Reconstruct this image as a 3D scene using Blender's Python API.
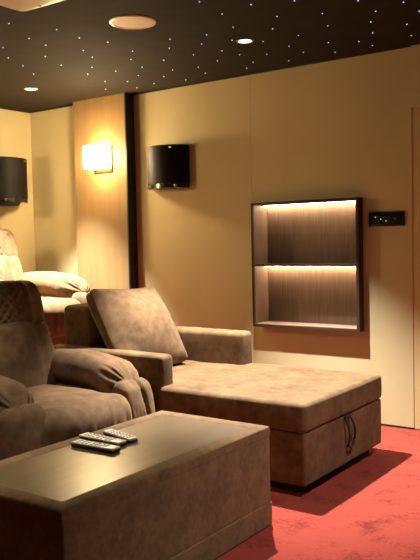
import bpy, bmesh, math, random
from mathutils import Vector, Matrix, noise

PI = math.pi
R = math.radians
random.seed(7)
for o in list(bpy.data.objects):
    bpy.data.objects.remove(o)
SC = bpy.context.scene
C = SC.collection

# ---------------------------------------------------------------- camera, world, exposure
cam_d = bpy.data.cameras.new('camera')
cam = bpy.data.objects.new('camera', cam_d)
C.objects.link(cam)
yaw, pitch, roll = 0.6233, -0.0524, -0.0219
fw = Vector((-math.sin(yaw) * math.cos(pitch), math.cos(yaw) * math.cos(pitch), math.sin(pitch)))
rt = Vector((math.cos(yaw), math.sin(yaw), 0))
up = rt.cross(fw)
r2 = rt * math.cos(roll) + up * math.sin(roll)
u2 = -rt * math.sin(roll) + up * math.cos(roll)
M = Matrix((r2, u2, -fw)).transposed().to_4x4()
M.translation = Vector((0, 0, 1.22))
cam.matrix_world = M
cam_d.sensor_fit = 'VERTICAL'
cam_d.sensor_height = 24
cam_d.lens = 746.2 / 560 * 24
cam_d.clip_start = 0.05
SC.camera = cam

W = bpy.data.worlds.new('world')
SC.world = W
W.use_nodes = True
W.node_tree.nodes['Background'].inputs[0].default_value = (0.9, 0.7, 0.5, 1)
W.node_tree.nodes['Background'].inputs[1].default_value = 0.01
SC.view_settings.view_transform = 'Standard'
SC.view_settings.look = 'None'
SC.view_settings.gamma = 1
SC.view_settings.use_curve_mapping = False
SC.view_settings.exposure = 0.0

H = 2.393      # ceiling
D = 4.526      # long wall with the niche
XB = -5.181    # rear wall
XR = 1.6       # screen end
YF = -1.4      # wall behind the photographer
WARM = (1.0, 0.70, 0.40)
SPOT_COL = (1.0, 0.93, 0.82)
# recessed downlights, first two real, the rest unseen fill lamps added: x, y, watts, beam, blend
DOWN = [(-4.396, 3.857, 1800, 66, .8), (-2.417, 3.769, 1150, 72, .65),
        (-0.50, 2.95, 170, 102, .7), (-0.44, 1.79, 40, 66, .8), (-2.62, 1.75, 155, 68, .8),
        (-4.396, 1.79, 80, 62, .8)]
TILT = {1: -5, 4: 8}     # gimbal swung towards the screen; added fill lamp aimed at the seats


# ---------------------------------------------------------------- materials
def nm(name):
    m = bpy.data.materials.new(name)
    m.use_nodes = True
    n = m.node_tree
    return m, n, n.nodes['Principled BSDF']


def simple(name, col, rough=.5, metal=0, spec=.5, coat=0):
    m, n, b = nm(name)
    b.inputs['Base Color'].default_value = (*col, 1)
    b.inputs['Roughness'].default_value = rough
    b.inputs['Metallic'].default_value = metal
    b.inputs['Specular IOR Level'].default_value = spec
    b.inputs['Coat Weight'].default_value = coat
    return m


def emit(name, col, s):
    m, n, b = nm(name)
    b.inputs['Base Color'].default_value = (*col, 1)
    b.inputs['Emission Color'].default_value = (*col, 1)
    b.inputs['Emission Strength'].default_value = s
    return m


def noisy(name, c1, c2, scale=5, detail=6, rough=.9, sheen=0, sheen_tint=(1, .85, .65), bump=0, bscale=200,
          stretch=(1, 1, 1), fine=0, spec=.3, lo=.35, hi=.65, bdist=.002):
    m, n, b = nm(name)
    N = n.nodes
    L = n.links
    tc = N.new('ShaderNodeTexCoord')
    mp = N.new('ShaderNodeMapping')
    mp.inputs['Scale'].default_value = stretch
    L.new(tc.outputs['Object'], mp.inputs[0])
    t = N.new('ShaderNodeTexNoise')
    t.inputs['Scale'].default_value = scale
    t.inputs['Detail'].default_value = detail
    t.inputs['Roughness'].default_value = .6
    L.new(mp.outputs[0], t.inputs['Vector'])
    r = N.new('ShaderNodeValToRGB')
    r.color_ramp.elements[0].position = lo
    r.color_ramp.elements[1].position = hi
    r.color_ramp.elements[0].color = (*c1, 1)
    r.color_ramp.elements[1].color = (*c2, 1)
    src = t.outputs['Fac']
    if fine:
        t2 = N.new('ShaderNodeTexNoise')
        t2.inputs['Scale'].default_value = fine
        t2.inputs['Detail'].default_value = 3
        L.new(mp.outputs[0], t2.inputs['Vector'])
        mx = N.new('ShaderNodeMix')
        mx.inputs[0].default_value = .4
        L.new(src, mx.inputs[2])
        L.new(t2.outputs['Fac'], mx.inputs[3])
        src = mx.outputs[0]
    L.new(src, r.inputs[0])
    L.new(r.outputs[0], b.inputs['Base Color'])
    b.inputs['Roughness'].default_value = rough
    b.inputs['Specular IOR Level'].default_value = spec
    if sheen:
        b.inputs['Sheen Weight'].default_value = sheen
        b.inputs['Sheen Roughness'].default_value = .45
        b.inputs['Sheen Tint'].default_value = (*sheen_tint, 1)
    if bump:
        t3 = N.new('ShaderNodeTexNoise')
        t3.inputs['Scale'].default_value = bscale
        t3.inputs['Detail'].default_value = 4
        L.new(mp.outputs[0], t3.inputs['Vector'])
        bp = N.new('ShaderNodeBump')
        bp.inputs['Strength'].default_value = bump
        bp.inputs['Distance'].default_value = bdist
        L.new(t3.outputs['Fac'], bp.inputs['Height'])
        L.new(bp.outputs[0], b.inputs['Normal'])
    return m


WALL = noisy('wall_fabric', (.49, .415, .235), (.525, .445, .258), 3, 5, .85, bump=.15, bscale=260, stretch=(1, 1, 1.0))
CEIL = noisy('ceiling_fabric', (.015, .011, .007), (.019, .014, .009), 8, 4, .85, spec=.12)
CARPET = noisy('red_carpet', (.115, .015, .011), (.26, .040, .029), 6, 3, 1.0, sheen=.25, sheen_tint=(1, .5, .4),
               bump=.6, bscale=180, fine=60, spec=.05, bdist=.006, lo=.33, hi=.49)
SUEDE = noisy('brown_suede', (.068, .037, .017), (.182, .105, .049), 4.5, 6, .88, sheen=.12, bump=.3, bscale=320, fine=22,
              spec=.2)
SUEDE_D = noisy('brown_suede_table', (.105, .058, .028), (.215, .126, .060), 7, 6, .9, sheen=.2, bump=.25, bscale=320,
                fine=45, spec=.2)
PILASTER = noisy('pilaster_wood', (.18, .112, .045), (.21, .132, .054), 2.5, 4, .6, stretch=(14, 14, .6), spec=.3)
DARKTRIM = simple('dark_trim', (.008, .006, .005), .6)
TABLETOP = noisy('dark_lacquered_wood', (.080, .049, .019), (.115, .072, .030), 3, 5, .33, stretch=(6, 1, 1), spec=.6)
NICHEWOOD = noisy('niche_wood_grain', (.105, .063, .038), (.14, .088, .056), 5, 4, .5, stretch=(14, 14, .7), spec=.4)
NICHEFRAME = noisy('niche_dark_frame', (.030, .019, .013), (.042, .027, .019), 5, 4, .45, stretch=(1, 8, 8))
BLACK = simple('black_gloss_plastic', (.008, .007, .006), .22, spec=.6)
GRILLE = simple('black_speaker_grille', (.006, .005, .004), .6, spec=.12)
CHROME = simple('brushed_chrome', (.35, .33, .30), .3, 1)
CREAM = simple('cream_plastic', (.90, .84, .70), .4)
SPKCREAM = noisy('cream_speaker_mesh', (.84, .76, .60), (.88, .80, .64), 90, 2, .6)
LAMP = emit('lamp_diffuser', (1, .88, .68), 14)
STAR = emit('star_fibre', (.55, .66, 1.0), 1.7)
SHADE = emit('sconce_glass', (1, .74, .40), 80)
LED = emit('led_strip', (1, .76, .50), 55)
KEYLED = emit('button_light', (.6, .8, 1.0), .5)
DOORM = noisy('door_paint', (.53, .42, .215), (.55, .44, .23), 2, 3, .5)
RSILVER = noisy('remote_silver', (.70, .63, .50), (.78, .70, .57), 30, 2, .35, spec=.5)
RDARK = simple('remote_dark_body', (.012, .011, .010), .3)
RKEY = simple('remote_keys', (.45, .41, .33), .5)
RUBBER = simple('matte_black', (.006, .006, .006), .8)


# ---------------------------------------------------------------- builders
def obj(name, bm, m, parent=None, smooth=False, angle=None):
    me = bpy.data.meshes.new(name)
    bmesh.ops.recalc_face_normals(bm, faces=bm.faces)
    bm.to_mesh(me)
    bm.free()
    if smooth:
        for p in me.polygons:
            p.use_smooth = True
        if angle:
            me.set_sharp_from_angle(angle=R(angle))
    me.materials.append(m)
    o = bpy.data.objects.new(name, me)
    C.objects.link(o)
    if parent:
        o.parent = parent
    return o


def thing(name, label, cat, loc=(0, 0, 0), rotz=0, group=None):
    o = bpy.data.objects.new(name, None)
    o.empty_display_size = .1
    C.objects.link(o)
    o.location = loc
    o.rotation_euler = (0, 0, rotz)
    return tag(o, label, cat, group)


def tag(o, label, cat, group=None):
    o['label'] = label
    o['category'] = cat
    if group:
        o['group'] = group
    return o


def struct(name, bm, m):
    o = obj(name, bm, m)
    o['kind'] = 'structure'
    return o


def add_box(bm, x0, x1, y0, y1, z0, z1, bev=0, seg=2):
    r = bmesh.ops.create_cube(bm, size=1)
    vs = r['verts']
    for v in vs:
        v.co = Vector((x0 + (v.co.x + .5) * (x1 - x0), y0 + (v.co.y + .5) * (y1 - y0), z0 + (v.co.z + .5) * (z1 - z0)))
    if bev:
        es = list({e for v in vs for e in v.link_edges})
        bmesh.ops.bevel(bm, geom=es, offset=bev, segments=seg, profile=.5, affect='EDGES')
    return bm


def box(*a, **k):
    return add_box(bmesh.new(), *a, **k)


def lathe(bm, prof, n=32, cx=0, cy=0, cz=0):
    rings = []
    for r, z in prof:
        if r < 1e-6:
            rings.append([bm.verts.new((cx, cy, cz + z))])
        else:
            rings.append([bm.verts.new((cx + r * math.cos(2 * PI * i / n), cy + r * math.sin(2 * PI * i / n), cz + z)) for i in range(n)])
    for a, b in zip(rings, rings[1:]):
        for i in range(n):
            j = (i + 1) % n
            if len(a) == 1 and len(b) == 1:
                continue
            if len(a) == 1:
                bm.faces.new((a[0], b[i], b[j]))
            elif len(b) == 1:
                bm.faces.new((a[i], a[j], b[0]))
            else:
                bm.faces.new((a[i], a[j], b[j], b[i]))
    return bm


def prism(bm, pts, z0, z1):
    """closed outline in xy, extruded in z"""
    a = [bm.verts.new((x, y, z0)) for x, y in pts]
    b = [bm.verts.new((x, y, z1)) for x, y in pts]
    n = len(pts)
    bm.faces.new(a)
    bm.faces.new(b)
    for i in range(n):
        j = (i + 1) % n
        bm.faces.new((a[i], a[j], b[j], b[i]))
    return bm


def tube(bm, pts, r, n=8):
    rings = []
    for i, p in enumerate(pts):
        p = Vector(p)
        t = (Vector(pts[min(i + 1, len(pts) - 1)]) - Vector(pts[max(i - 1, 0)])).normalized()
        a = t.orthogonal().normalized() if i == 0 else (rings_a - t * rings_a.dot(t)).normalized()
        rings_a = a
        b = t.cross(a)
        rings.append([bm.verts.new(p + (a * math.cos(2 * PI * k / n) + b * math.sin(2 * PI * k / n)) * r) for k in range(n)])
    for q, w in zip(rings, rings[1:]):
        for k in range(n):
            bm.faces.new((q[k], q[(k + 1) % n], w[(k + 1) % n], w[k]))
    bm.faces.new(rings[0])
    bm.faces.new(rings[-1])
    return bm


def axis_list(half, r, step, k=4):
    core = half - r
    n = max(2, int(round(2 * core / step)))
    out = []
    for i in range(k):
        a = (i / k) * PI / 2
        out.append(-core - r * math.cos(a) if False else -half + r * (1 - math.cos((i / k) * PI / 2)) * 1.0)
    out = [-core - r * math.tan((1 - i / k) * PI / 4) for i in range(k)]
    mid = [-core + 2 * core * i / n for i in range(n + 1)]
    return out + mid + [-v for v in reversed(out)]


def cushion(size, r, step=.03, puff=(0, 0, 0), wr=0, wscale=8, seed=0, fn=None, k=4):
    """soft rounded block centred on the origin, with bulging faces and slight unevenness"""
    hx, hy, hz = (s / 2 for s in size)
    r = min(r, hx * .98, hy * .98, hz * .98)
    ax = [axis_list(h, r, step, k) for h in (hx, hy, hz)]
    bm = bmesh.new()
    vm = {}
    hs = (hx, hy, hz)

    def vert(i, j, l):
        key = (i, j, l)
        if key in vm:
            return vm[key]
        p = Vector((ax[0][i], ax[1][j], ax[2][l]))
        inner = Vector([max(-(h - r), min(h - r, c)) for c, h in zip(p, hs)])
        d = p - inner
        nrm = d.normalized()
        q = inner + nrm * r
        u = [min(1, abs(c) / h) for c, h in zip(q, hs)]
        w = [(1 - t * t) for t in u]
        q = q + Vector((math.copysign(puff[0] * w[1] * w[2], nrm.x) * abs(nrm.x),
                        math.copysign(puff[1] * w[0] * w[2], nrm.y) * abs(nrm.y),
                        math.copysign(puff[2] * w[0] * w[1], nrm.z) * abs(nrm.z)))
        if wr:
            s = Vector((seed * 3.1, seed * 1.7, seed * 5.3))
            q = q + nrm * wr * (noise.noise(q * wscale + s) + .5 * noise.noise(q * wscale * 2.3 + s))
        if fn:
            q = fn(q, nrm)
        vm[key] = bm.verts.new(q)
        return vm[key]
    nx, ny, nz = (len(a) for a in ax)
    for l in (0, nz - 1):
        for i in range(nx - 1):
            for j in range(ny - 1):
                bm.faces.new((vert(i, j, l), vert(i + 1, j, l), vert(i + 1, j + 1, l), vert(i, j + 1, l)))
    for j in (0, ny - 1):
        for i in range(nx - 1):
            for l in range(nz - 1):
                bm.faces.new((vert(i, j, l), vert(i + 1, j, l), vert(i + 1, j, l + 1), vert(i, j, l + 1)))
    for i in (0, nx - 1):
        for j in range(ny - 1):
            for l in range(nz - 1):
                bm.faces.new((vert(i, j, l), vert(i, j + 1, l), vert(i, j + 1, l + 1), vert(i, j, l + 1)))
    return bm


def move(bm, t, rot=None):
    m = Matrix.Translation(Vector(t))
    if rot:
        m = m @ Matrix.Rotation(rot[1], 4, rot[0])
    bmesh.ops.transform(bm, matrix=m, verts=bm.verts)
    return bm


def span(x0, x1, y0, y1, z0, z1):
    return (x1 - x0, y1 - y0, z1 - z0), ((x0 + x1) / 2, (y0 + y1) / 2, (z0 + z1) / 2)


def soft(x0, x1, y0, y1, z0, z1, r, **k):
    s, c = span(x0, x1, y0, y1, z0, z1)
    return move(cushion(s, r, **k), c)


# ---------------------------------------------------------------- the room
struct('floor', box(XB - .2, XR + .2, YF - .2, D + .3, -.12, 0), CARPET)
struct('ceiling', box(XB - .2, XR + .2, YF - .2, D + .3, H, H + .12), CEIL)
NX0, NX1, NZ0, NZ1 = -2.836, -2.022, .609, 1.479
DX0, DX1, DZ = -1.691, -.80, 2.018
SEAM = -2.869
b = bmesh.new()
g = .0015
add_box(b, XB - .2, SEAM - g, D, D + .3, 0, H)
add_box(b, SEAM - g, SEAM + g, D + .004, D + .3, 0, H)
add_box(b, SEAM + g, NX0 + .006, D, D + .3, 0, H)
add_box(b, NX0 + .006, NX1 - .006, D, D + .3, 0, NZ0 + .006)
add_box(b, NX0 + .006, NX1 - .006, D, D + .3, NZ1 - .006, H)
add_box(b, NX1 - .006, DX0, D, D + .3, 0, H)
add_box(b, DX0, DX1, D, D + .3, DZ, H)
add_box(b, DX1, XR + .2, D, D + .3, 0, H)
struct('wall_back', b, WALL)
struct('wall_left', box(XB - .2, XB, YF - .2, D, 0, H), WALL)
struct('wall_right', box(XR, XR + .2, YF - .2, D, 0, H), WALL)
struct('wall_front', box(XB, XR, YF - .2, YF, 0, H), WALL)
dr = struct('door_1', box(DX0, DX1, D + .004, D + .05, .006, DZ), DOORM)
b = bmesh.new()
tube(b, [(-.90, D + .004, 1.0), (-.90, D - .005, 1.0), (-.93, D - .010, 1.0), (-1.02, D - .010, 1.0)], .009, 10)
lathe(b, [(0, 0), (.026, 0), (.026, .008), (0, .008)], 24)
obj('door_handle', b, CHROME, dr, True, 40)
struct('gap_strip', box(SEAM - 1.0, DX0 + .001, D - .006, D, 0, .012), DARKTRIM)  # no skirting here; dark strip stands in for the shaded gap
struct('trim_2', box(XB, DX0, D - .012, D, H - .008, H), DARKTRIM)
struct('trim_3', box(XB, XB + .012, YF, D - .012, H - .008, H), DARKTRIM)
# raised platform under the rear row
struct('floor_riser', box(XB, -4.11, YF, D, 0, .33, bev=.008), CARPET)

# pilaster: warm wood face, black flank
b = box(-4.545, -3.975, D - .098, D, .33, H - .001)
p = tag(obj('pilaster', b, PILASTER), 'shallow wood panelled pilaster carrying the glowing wall lamp', 'pilaster')
obj('side_strip', box(-3.975, -3.962, D - .100, D, 0, H - .001), DARKTRIM, p)

# wall lamps
PLATE = simple('bronze_plate', (.10, .065, .035), .35, .8)
BULB = emit('bulb_glow', (1, .70, .38), 100)


def sconce(label, loc, rotz):
    s = thing('wall_sconce', label, 'wall lamp', loc, rotz)
    obj('back_plate', box(-.098, .098, -.012, 0, -.115, .100, bev=.002), PLATE, s, True, 30)
    b = bmesh.new()
    add_box(b, -.092, .092, -.135, -.128, -.085, .095, bev=.002)
    add_box(b, -.092, -.085, -.130, -.016, -.085, .095, bev=.002)
    add_box(b, .085, .092, -.130, -.016, -.085, .095, bev=.002)
    obj('glass_shade', b, SHADE, s)
    b = bmesh.new()
    tube(b, [(0, -.012, 0), (0, -.055, 0), (0, -.065, .01)], .012, 10)
    obj('lamp_arm', b, CHROME, s, True, 50)
    ld = bpy.data.lights.new('sconce_light', 'POINT')
    ld.energy = 34
    ld.color = (1, .72, .36)
    ld.shadow_soft_size = .045
    lo = bpy.data.objects.new('sconce_light', ld)
    C.objects.link(lo)
    lo.parent = s
    lo.location = (0, -.19, 0)
    b = lathe(bmesh.new(), [(0, .0), (.012, .004), (.018, .02), (.016, .04), (.008, .052), (0, .055)], 16, 0, -.065, .012)
    obj('bulb', b, BULB, s, True)


sconce('square glowing glass wall lamp mounted on the wood pilaster', (-4.213, D - .098, 1.90), 0)
sconce('glass wall lamp on the end wall, outside the picture to the left', (XB, 2.6, 1.85), PI / 2)


# curved wall loudspeakers
def speaker(label, loc, rotz, sc=1, off=0):
    t = thing('wall_speaker', label, 'speaker', loc, rotz, None)
    hw, dep, hh = .188 * sc, .165, .160 * sc
    arc = []
    for i in range(25):
        u = -1 + 2 * i / 24
        arc.append((u * hw, -.055 - (dep - .055) * (1 - abs(u) ** 2.3)))
    out = [(-hw, -.012)] + arc + [(hw, -.012)]
    b = prism(bmesh.new(), out, -hh + .035, hh)
    bmesh.ops.bevel(b, geom=[e for e in b.edges if abs(e.verts[0].co.z - e.verts[1].co.z) < 1e-5 and e.verts[0].co.y < -.02], offset=.003, segments=2, affect='EDGES')
    obj('grille', b, GRILLE, t, True, 35)
    b = prism(bmesh.new(), [(x * .985, y * .985) for x, y in out], -hh, -hh + .033)
    obj('base_strip', b, BLACK, t, True, 35)
    for q in (-.75, -.45, .70):
        bb = lathe(bmesh.new(), [(0, 0), (.011, 0), (.012, .006), (.012, .020), (0, .022)], 14, q * hw, -.055 - (dep - .055) * (1 - abs(q) ** 2.3) - .002, -hh + .004)
        obj('metal_stud', bb, CHROME, t, True, 40)
    if off:
        for ch in t.children:
            ch.location.y = -off
    bb = box(-.09, .09, -.014 - off, 0, -.11, .11)
    if off:
        lathe(bb, [(0, -hh - .035), (.085, -hh - .030), (.105, -hh), (0, -hh)], 28, 0, -off - .06)
    obj('wall_bracket', bb, RUBBER, t)
    x = .55
    y = -.055 - (dep - .055) * (1 - x ** 2.3)
    bd = obj('badge', box(x * hw - .012, x * hw + .012, y - .004, y + .006, hh - .026, hh - .018), CHROME, t)
    bd.location.y = -off
    return t


speaker('black curved loudspeaker on the long wall, right of the pilaster', (-3.60, D, 1.785), 0)
speaker('black curved loudspeaker on the end wall above the rear seat', (XB, 4.135, 1.765), PI / 2, 1.15, .08)

# lit display niche
t = thing('display_niche', 'dark wood wall niche with two lit compartments', 'niche', ((NX0 + NX1) / 2, D, NZ0))
w = (NX1 - NX0) / 2
hh = NZ1 - NZ0
bt = .018
dp = .125     # depth into the wall
pr = .072     # stands proud of the wall
zs = 1.041 - NZ0
obj('side_panel', box(-w, -w + bt, -pr, dp, 0, hh), NICHEFRAME, t)
obj('side_panel', box(w - bt, w, -pr, dp, 0, hh), NICHEFRAME, t)
obj('side_lining', box(-w + bt, -w + bt + .003, -pr + .006, dp - .01, bt, hh - bt), NICHEWOOD, t)
obj('side_lining', box(w - bt - .003, w - bt, -pr + .006, dp - .01, bt, hh - bt), NICHEWOOD, t)
obj('top_panel', box(-w + bt, w - bt, -pr, dp, hh - bt, hh), NICHEFRAME, t)
q = obj('bottom_panel', box(-w + bt, w - bt, -pr, dp, 0, bt), NICHEFRAME, t)
obj('bottom_lining', box(-w + bt + .003, w - bt - .003, -pr + .006, dp - .01, bt, bt + .003), simple('niche_shelf_face', (.24, .16, .115), .5), t)
obj('back_panel', box(-w + bt, w - bt, dp - .012, dp, bt, hh - bt), NICHEWOOD, t)
sh = obj('shelf', box(-w + bt, w - bt, -pr + .004, dp - .012, zs - .007, zs + .007, bev=.001), NICHEFRAME, t)
obj('led_strip', box(-w + bt + .004, w - bt - .004, .070, .106, hh - bt - .006, hh - bt), LED, t)
obj('led_strip', box(-w + bt + .004, w - bt - .004, .070, .106, zs - .013, zs - .007), LED, t)

# wall control panel
t = thing('control_panel', 'black wall control plate with small lit buttons beside the niche', 'control panel', (-1.858, D, 1.334))
obj('plate', box(-.120, .120, -.012, 0, -.046, .046, bev=.003), BLACK, t, True, 30)
for i, (x, z) in enumerate([(-.072, .014), (-.072, -.018), (-.056, .016), (-.052, -.018), (-.036, 0), (-.020, .012), (-.018, -.012), (-.002, .012), (0, -.012), (.018, .010), (.020, -.012)]):
    bb = lathe(bmesh.new(), [(0, 0), (.0045, 0), (.004, .002), (0, .0022)], 10)
    bmesh.ops.rotate(bb, verts=bb.verts, matrix=Matrix.Rotation(PI / 2, 3, 'X'))
    obj('button', move(bb, (x, -.012, z)), KEYLED if i % 4 == 0 else simple('dim_key', (.05, .06, .07), .4), t, True)
bb = lathe(bmesh.new(), [(0, 0), (.011, 0), (.010, .008), (0, .009)], 20)
bmesh.ops.rotate(bb, verts=bb.verts, matrix=Matrix.Rotation(PI / 2, 3, 'X'))
obj('knob', move(bb, (.062, -.012, .002)), simple('knob_grey', (.06, .065, .08), .35), t, True, 40)

# ---------------------------------------------------------------- ceiling fittings
DL_LABEL = {0: 'small round recessed ceiling light above the rear seat', 1: 'small round recessed ceiling light above the chaise'}


def downlight(i, x, y, watts, beam, blend):
    t = thing('ceiling_downlight', DL_LABEL.get(i, 'added fill light in the ceiling, unseen outside the picture'), 'ceiling light', (x, y, H), 0, 'recessed downlights')
    r = .040
    b = lathe(bmesh.new(), [(r + .012, 0), (r + .011, -.003), (r + .001, -.004), (r - .003, -.001), (r - .003, 0)], 36)
    obj('trim_ring', b, simple('downlight_ring', (.5, .45, .38), .4), t, True, 40)
    b = lathe(bmesh.new(), [(r - .004, -.0005), (0, -.0015)], 36)
    obj('diffuser', b, LAMP, t, True)
    ld = bpy.data.lights.new('downlight_beam', 'SPOT')
    ld.energy = watts
    ld.color = SPOT_COL
    ld.spot_size = R(beam)
    ld.spot_blend = blend
    ld.shadow_soft_size = .022
    lo = bpy.data.objects.new('downlight_beam', ld)
    C.objects.link(lo)
    lo.parent = t
    lo.location = (0, 0, -.03)
    lo.rotation_euler = (R(-6 if i == 1 else 0), R(TILT.get(i, 0)), 0)


for i, a in enumerate(DOWN):
    downlight(i, *a)

t = thing('ceiling_speaker', 'round cream in-ceiling speaker flush with the starry ceiling', 'ceiling speaker', (-2.67, 3.06, H))
obj('bezel', lathe(bmesh.new(), [(.125, 0), (.123, -.005), (.112, -.007), (.110, -.004), (.110, 0)], 64), CREAM, t, True, 40)
obj('grille', lathe(bmesh.new(), [(.110, 0), (.110, -.004), (.06, -.0055), (0, -.006)], 64), SPKCREAM, t, True, 40)

STARS = [(-3.185, 2.658), (-3.329, 2.919), (-3.366, 3.077), (-3.596, 2.95), (-3.768, 3.13), (-3.57, 3.257), (-3.864, 3.329), (-3.998, 3.535), (-3.077, 2.896), (-3.103, 3.092), (-3.664, 3.479), (-3.287, 3.306), (-3.362, 3.459), (-3.553, 3.65), (-3.721, 3.778), (-3.045, 3.264), (-3.071, 3.512), (-3.218, 3.662), (-3.515, 3.838), (-3.796, 4.029), (-3.98, 4.229), (-3.675, 4.136), (-3.486, 4.04), (-3.77, 4.35), (-2.194, 3.014), (-2.02, 3.212), (-2.219, 3.245), (-2.022, 3.469), (-2.158, 3.653), (-2.31, 3.483), (-2.511, 3.513), (-2.727, 3.449), (-2.856, 3.603), (-2.648, 3.651), (-2.464, 3.701), (-2.339, 3.845), (-2.649, 3.865), (-2.843, 3.828), (-3.071, 3.813), (-2.818, 4.056), (-2.62, 4.02), (-2.48, 4.118), (-2.66, 4.241), (-3.303, 3.868), (-3.197, 4.064), (-3.018, 4.117), (-2.785, 4.358), (-3.088, 4.294), (-3.373, 4.183), (-3.322, 4.373), (-3.575, 4.317), (-1.824, 3.301), (-1.578, 3.504), (-1.409, 3.671), (-1.578, 3.721), (-1.812, 3.577), (-1.4, 3.869), (-1.676, 3.884), (-1.893, 3.8), (-1.538, 4.057), (-1.757, 4.097), (-2.114, 3.867), (-1.604, 4.299), (-2.05, 4.12), (-1.898, 4.221), (-2.274, 4.04), (-1.873, 4.361), (-2.277, 4.227), (-2.123, 4.359), (-2.461, 4.365)]
sm = None
for i, (x, y) in enumerate(STARS):
    if sm is None:
        so = obj('star_light', lathe(bmesh.new(), [(.0038, 0), (.0034, -.002), (.0018, -.0034), (0, -.0038)], 10), STAR, None, True)
    else:
        so = sm.copy()
        C.objects.link(so)
    sm = sm or so
    so.location = (x, y, H)
    so['label'] = 'tiny bluish white star light in the dark ceiling'
    so['category'] = 'star light'
    so['group'] = 'star lights in the ceiling'

# ceiling projector (only its rounded front edge is in view)
t = thing('projector', 'cream rounded projector hanging under the ceiling at the top left edge', 'projector', (-2.14, 1.905, H))
b = cushion((.60, .42, .13), .06, step=.03, puff=(.02, .02, .012))
body = obj('body', move(b, (0, 0, -.165)), CREAM, t, True)
b = bmesh.new()
tube(b, [(0, 0, -.10), (0, 0, -.01)], .022, 16)
lathe(b, [(0, 0), (.07, 0), (.07, -.010), (0, -.012)], 32)
obj('ceiling_mount', b, CREAM, t, True, 40)
b = lathe(bmesh.new(), [(0, -.003), (.008, -.003), (.009, .004), (0, .006)], 16, -.13, .145, -.233)
obj('foot', b, RUBBER, t, True, 40)
b = bmesh.new()
for i in range(7):
    add_box(b, .299, .326, -.10 + i * .03, -.09 + i * .03, -.19, -.14)
obj('vent', b, RUBBER, t)
b = lathe(bmesh.new(), [(0, .03), (.045, .03), (.052, .0), (.047, -.004), (.040, .012), (0, .014)], 32)
bmesh.ops.rotate(b, verts=b.verts, matrix=Matrix.Rotation(PI / 2, 3, 'X'))
bmesh.ops.rotate(b, verts=b.verts, matrix=Matrix.Rotation(-PI / 2, 3, 'Z'))
obj('lens', move(b, (-.335, 0, -.165)), BLACK, t, True, 40)

# ---------------------------------------------------------------- chaise
t = thing('chaise_longue', 'brown suede chaise longue with two low arms beside the niche wall', 'chaise longue', (-2.5, 3.505, 0))
cx, cy = -2.5, 3.505


def put(name, bm, m=SUEDE, parent=None, sm=True, ang=None):
    return obj(name, move(bm, (-cx, -cy, 0)), m, parent or t, sm, ang)


put('plinth', box(-3.32, -1.72, 3.11, 3.90, 0, .055), RUBBER, sm=False)
base = put('storage_base', soft(-3.36, -1.667, 3.052, 3.960, .050, .308, .014, step=.06, k=3, puff=(.002, .002, 0), wr=.0012, wscale=5))
lid = put('seat_mattress', soft(-3.2, -1.662, 3.046, 3.966, .306, .445, .024, step=.045, puff=(.006, .006, .006), wr=.004, wscale=5, seed=2))
put('arm', soft(-3.42, -2.525, 3.046, 3.160, .050, .610, .024, step=.05, puff=(.004, .003, .004), wr=.003, wscale=6, seed=3))
put('arm', soft(-3.42, -2.525, 3.825, 3.966, .050, .648, .028, step=.05, puff=(.004, .003, .004), wr=.003, wscale=6, seed=4))


def lean(x0, k, z0):
    def f(q, n):
        return Vector((q.x - k * (q.z - z0), q.y, q.z))
    return f


put('backrest', soft(-3.38, -3.13, 3.150, 3.835, .42, .848, .035, step=.05, puff=(.004, .002, .006), wr=.004, seed=5))
# pull loop on the foot
b = bmesh.new()
for (y0, y1, zt, zb) in ((3.465, 3.480, .300, .150), (3.520, 3.555, .300, .168)):
    pts = []
    for i in range(9):
        u = i / 8
        pts.append((-1.660 + .020 * math.sin(u * PI * .9) + .004, y0 + (y1 - y0) * u, zt + (zb - zt) * u))
    tube(b, pts, .006, 8)
tube(b, [(-1.650, 3.480, .152), (-1.644, 3.500, .140), (-1.644, 3.535, .148), (-1.650, 3.555, .170)], .006, 8)
tube(b, [(-1.657, 3.462, .302), (-1.657, 3.522, .302)], .007, 8)
bmesh.ops.scale(b, vec=(1, 1, 1), verts=b.verts)
put('pull_strap', b, simple('dark_strap', (.030, .017, .011), .8), parent=t)

# loose back cushion
b = cushion((.20, .60, .56), .05, step=.03, puff=(.07, .0, .0), wr=.012, wscale=5, seed=9,
            fn=lambda q, n: Vector((q.x * (1 - .62 * max(abs(q.y) / .30, abs(q.z) / .28) ** 2.6), q.y * (1 - .05 * (abs(q.z) / .3) ** 2 + .0), q.z * (1 - .06 * (1 - (q.y / .33) ** 2)))))
c = tag(obj('back_cushion', b, SUEDE, None, True), 'plump brown suede cushion leaning against the back of the chaise', 'cushion')
c.location = (-3.02, 3.435, .700)
c.rotation_euler = (R(-3), R(-33), 0)


# ---------------------------------------------------------------- recliners
def diamond(y, z, p=.054):
    a = (y + z) / p
    bb = (y - z) / p
    fa = abs(a - round(a))
    fb = abs(bb - round(bb))
    return min(1, fa / .28) * min(1, fb / .28)


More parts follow.
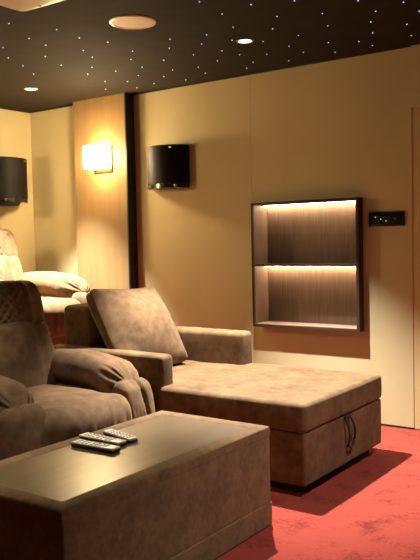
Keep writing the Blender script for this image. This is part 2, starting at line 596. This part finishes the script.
def recliner(label, loc, seat_w=.62, left_arm=True, ext=0):
    """faces +x; origin on the floor between the arms, x=0 at the front of the arms"""
    t = thing('recliner', label, 'recliner', loc)
    yw = seat_w / 2
    aw = .245

    def P(name, bm, parent=None, m=SUEDE):
        return obj(name, bm, m, parent or t, True)
    obj('base', box(-.72, -.02, -yw - aw + .03, yw + aw - .03, 0, .10, bev=.01), RUBBER, t)

    # seat: rolls over the front edge, gathered at the front seam
    def seatfn(q, n):
        x, y, z = q
        if n.x > .2:
            x += .014 * math.cos(y * 90 + 1.2 * math.sin(y * 13)) * max(0, n.x) * max(0, 1 - abs(z + .02) / .12)
        x += .03 * (1 - (y / yw) ** 2)
        if x > .27:
            y *= 1 + .11 * min(1, (x - .27) / .06)
        return Vector((x, y, z))
    P('seat', soft(-.60, .14 + ext, -yw + .004, yw - .004, .20, .472, .085, step=.025, puff=(.02, 0, .018), wr=.006, wscale=6, seed=1, fn=seatfn))
    P('footrest', soft(-.10, .10 + ext, -yw + .01, yw - .01, .05, .30, .05, step=.03, puff=(.022, 0, 0), wr=.006, wscale=8, seed=6))

    for s in ((1, -1) if left_arm else (1,)):
        y0, y1 = (yw, yw + aw) if s > 0 else (-yw - aw + .05, -yw + .05)
        yc = (y0 + y1) / 2
        P('arm', soft(-.78, .015 + ext, y0 + .004, y1 - .004, .04, .475, .05, step=.04, puff=(.02, .006, .02), wr=.005, seed=3 + s))
        # padded front facing of the arm: two lobes

        def ff(q, n, s=s):
            x, y, z = q
            if x > 0:
                x += .055 * (1 - max(0, (z + .226) / .452) ** 2.4)
            g = math.exp(-((y - s * .025) / .012) ** 2)
            if n.x > .2 or n.z > .3:
                x -= .026 * g * max(0, n.x)
                z -= .012 * g * max(0, n.z)
            inner = max(0, min(1, (.02 - s * y) / .03))
            x += .0045 * inner * math.cos(y * 260 + 1.5 * math.sin(z * 20)) * max(0, n.x) * math.exp(-((z + .02) / .11) ** 2)
            return Vector((x, y, z))
        P('arm_front', soft(-.03 + ext, .058 + ext, y0 + .004, y1 - .004, .05, .502, .042, step=.0085, puff=(.022, 0, .01), wr=.004, wscale=9, seed=5 + s, fn=ff, k=5))

        # pillow on top of the arm, gathered at its front end
        def gf(q, n):
            x, y, z = q
            L = .36 + ext / 2
            u = x / L
            k = 1.0
            if u > .6:
                e = (u - .6) / .4
                k = 1 - .30 * e ** 2.4
                a = math.atan2(z, y)
                k += .15 * math.sin(a * 17 + 2.5 * math.sin(a * 3)) * e ** 1.5
            if u < -.6:
                k = 1 - .15 * ((-u - .6) / .4) ** 2
            k += .05 * noise.noise(Vector((x * 8, y * 8, z * 8)))
            return Vector((x, y * k, z * k - .045 * max(0, u) ** 2 - .02 * u * u - .012 + (.0 if z > 0 else 0)))
        bm = cushion((.72 + ext, aw + .012, .17), .082, step=.016, puff=(.006, .004, .012), fn=gf, k=7)
        P('arm_pillow', move(bm, (-.345 + ext / 2, yc, .552 + ext * .25)))

    # back: reclined a little, lower cushion and quilted headrest
    th = R(-11)

    def tilt(bm, z):
        bmesh.ops.rotate(bm, verts=bm.verts, matrix=Matrix.Rotation(th, 3, 'Y'))
        return bm

    def lowf(q, n):
        x, y, z = q
        w = 1 - .10 * max(0, z / .24) + .05 * max(0, -z / .24)
        if n.x > 0:
            x += .012 * math.cos(y * 7) - .010 * math.exp(-((abs(y) - .22) / .02) ** 2)
            x += .008 * noise.noise(Vector((y * 5, z * 7, 3)))
        return Vector((x, y * w, z))
    bk = cushion((.17, seat_w + .17, .42), .06, step=.022, puff=(.03, 0, .0), wr=.004, seed=8, fn=lowf)
    P('backrest', move(tilt(bk, 0), (-.545, 0, .60)))

    def headf(q, n):
        x, y, z = q
        w = 1 - .06 * max(0, z / .12) ** 2
        if n.x > .5 and abs(y) < .16 and abs(z) < .13:
            x += .015 * diamond(y, z) - .008
        elif n.x > .5:
            x += .010 * (1 - abs(abs(y) - .21) / .03) if abs(abs(y) - .21) < .03 else 0
        return Vector((x, y * w, z))
    hd = cushion((.15, seat_w + .15, .30), .055, step=.010, puff=(.018, 0, .012), fn=headf)
    P('headrest', move(tilt(hd, 0), (-.625, 0, .870)))
    sh = cushion((.10, seat_w + .19, .78), .045, step=.05, puff=(.01, 0, 0), fn=lambda q, n: Vector((q.x, q.y * (1 - .10 * max(0, q.z / .39)), q.z)))
    P('back_shell', move(tilt(sh, 0), (-.675, 0, .58)))
    return t


recliner('brown suede recliner in the front row next to the chaise', (-2.61, 2.495, 0), seat_w=.53)
recliner('brightly lit suede recliner on the raised rear row by the corner', (-4.38, 3.80, .33), seat_w=.53, ext=.13)

# ---------------------------------------------------------------- coffee table
TX0, TX1, TY0, TY1, TZ = -2.232, -1.636, 1.497, 2.690, .4325
t = thing('coffee_table', 'long brown suede covered coffee table with glossy dark wood inset top', 'coffee table', (-1.934, 2.093, 0))
cx, cy = -1.934, 2.093


def put2(name, bm, m, sm=True, ang=None):
    return obj(name, move(bm, (-cx, -cy, 0)), m, t, sm, ang)


put2('plinth', soft(TX0 - .004, TX1 + .004, TY0 - .004, TY1 + .004, .0, .105, .010, step=.06, k=3), SUEDE_D)
put2('body', soft(TX0, TX1, TY0, TY1, .100, .392, .010, step=.06, k=3, wr=.0015), SUEDE_D)
rw = .073
b = bmesh.new()
rim = bmesh.new()
for (a0, a1, c0, c1) in ((TX0, TX0 + rw, TY0, TY1), (TX1 - rw, TX1, TY0, TY1), (TX0 + rw, TX1 - rw, TY0, TY0 + rw), (TX0 + rw, TX1 - rw, TY1 - rw, TY1)):
    pass
# mitred padded rim swept round the four sides
prof = []
for i in range(13):
    a = PI * i / 12
    prof.append((rw / 2 - math.cos(a) * rw / 2, .020 * math.sin(a) ** .55))
prof = [(0, -.024)] + [(o, h - .0) for o, h in prof] + [(rw, -.024)]
corners = [(TX0, TY0, 1, 1), (TX1, TY0, -1, 1), (TX1, TY1, -1, -1), (TX0, TY1, 1, -1)]
rows = []
for (x, y, sx, sy) in corners:
    rows.append([b.verts.new((x + sx * o, y + sy * o, TZ - .020 + h)) for o, h in prof])
for i in range(4):
    a, c = rows[i], rows[(i + 1) % 4]
    for k in range(len(prof) - 1):
        b.faces.new((a[k], a[k + 1], c[k + 1], c[k]))
    b.faces.new((a[-1], a[0], c[0], c[-1]))
put2('rim', b, SUEDE_D, True, 60)
put2('top_panel', box(TX0 + rw - .004, TX1 - rw + .004, TY0 + rw - .004, TY1 - rw + .004, .392, TZ - .008), TABLETOP, False)


# remotes
def remote(label, loc, rz, L=.215, w=.050, h=.020, keys=True):
    t = thing('remote_control', label, 'remote control', loc, rz, 'remote controls on the coffee table')
    obj('body', soft(-L / 2, L / 2, -w / 2, w / 2, 0, h * .65, .005, step=.03, k=3), RDARK, t, True)
    f = obj('face_plate', soft(-L / 2 + .001, L / 2 - .001, -w / 2 + .001, w / 2 - .001, h * .6, h, .003, step=.03, k=3), RSILVER, t, True)
    n = 0
    for i in range(7):
        for j in (-1, 0, 1):
            obj('button', soft(-L / 2 + .030 + i * .023 - .006, -L / 2 + .030 + i * .023 + .006, j * w * .27 - .0042, j * w * .27 + .0042, h - .001, h + .0022, .0015, step=.01, k=1), RKEY, t, True)
    return t


rz = TZ - .0075
remote('silver topped remote nearest the table edge, front of the three', (-2.038, 2.050, rz), R(2))
remote('middle one of the three remotes lying side by side', (-2.082, 2.135, rz), R(-2), L=.225)
remote('farthest of the three remotes, turned slightly, nearest the sofa', (-2.060, 2.215, rz), R(-14), L=.19, w=.047)
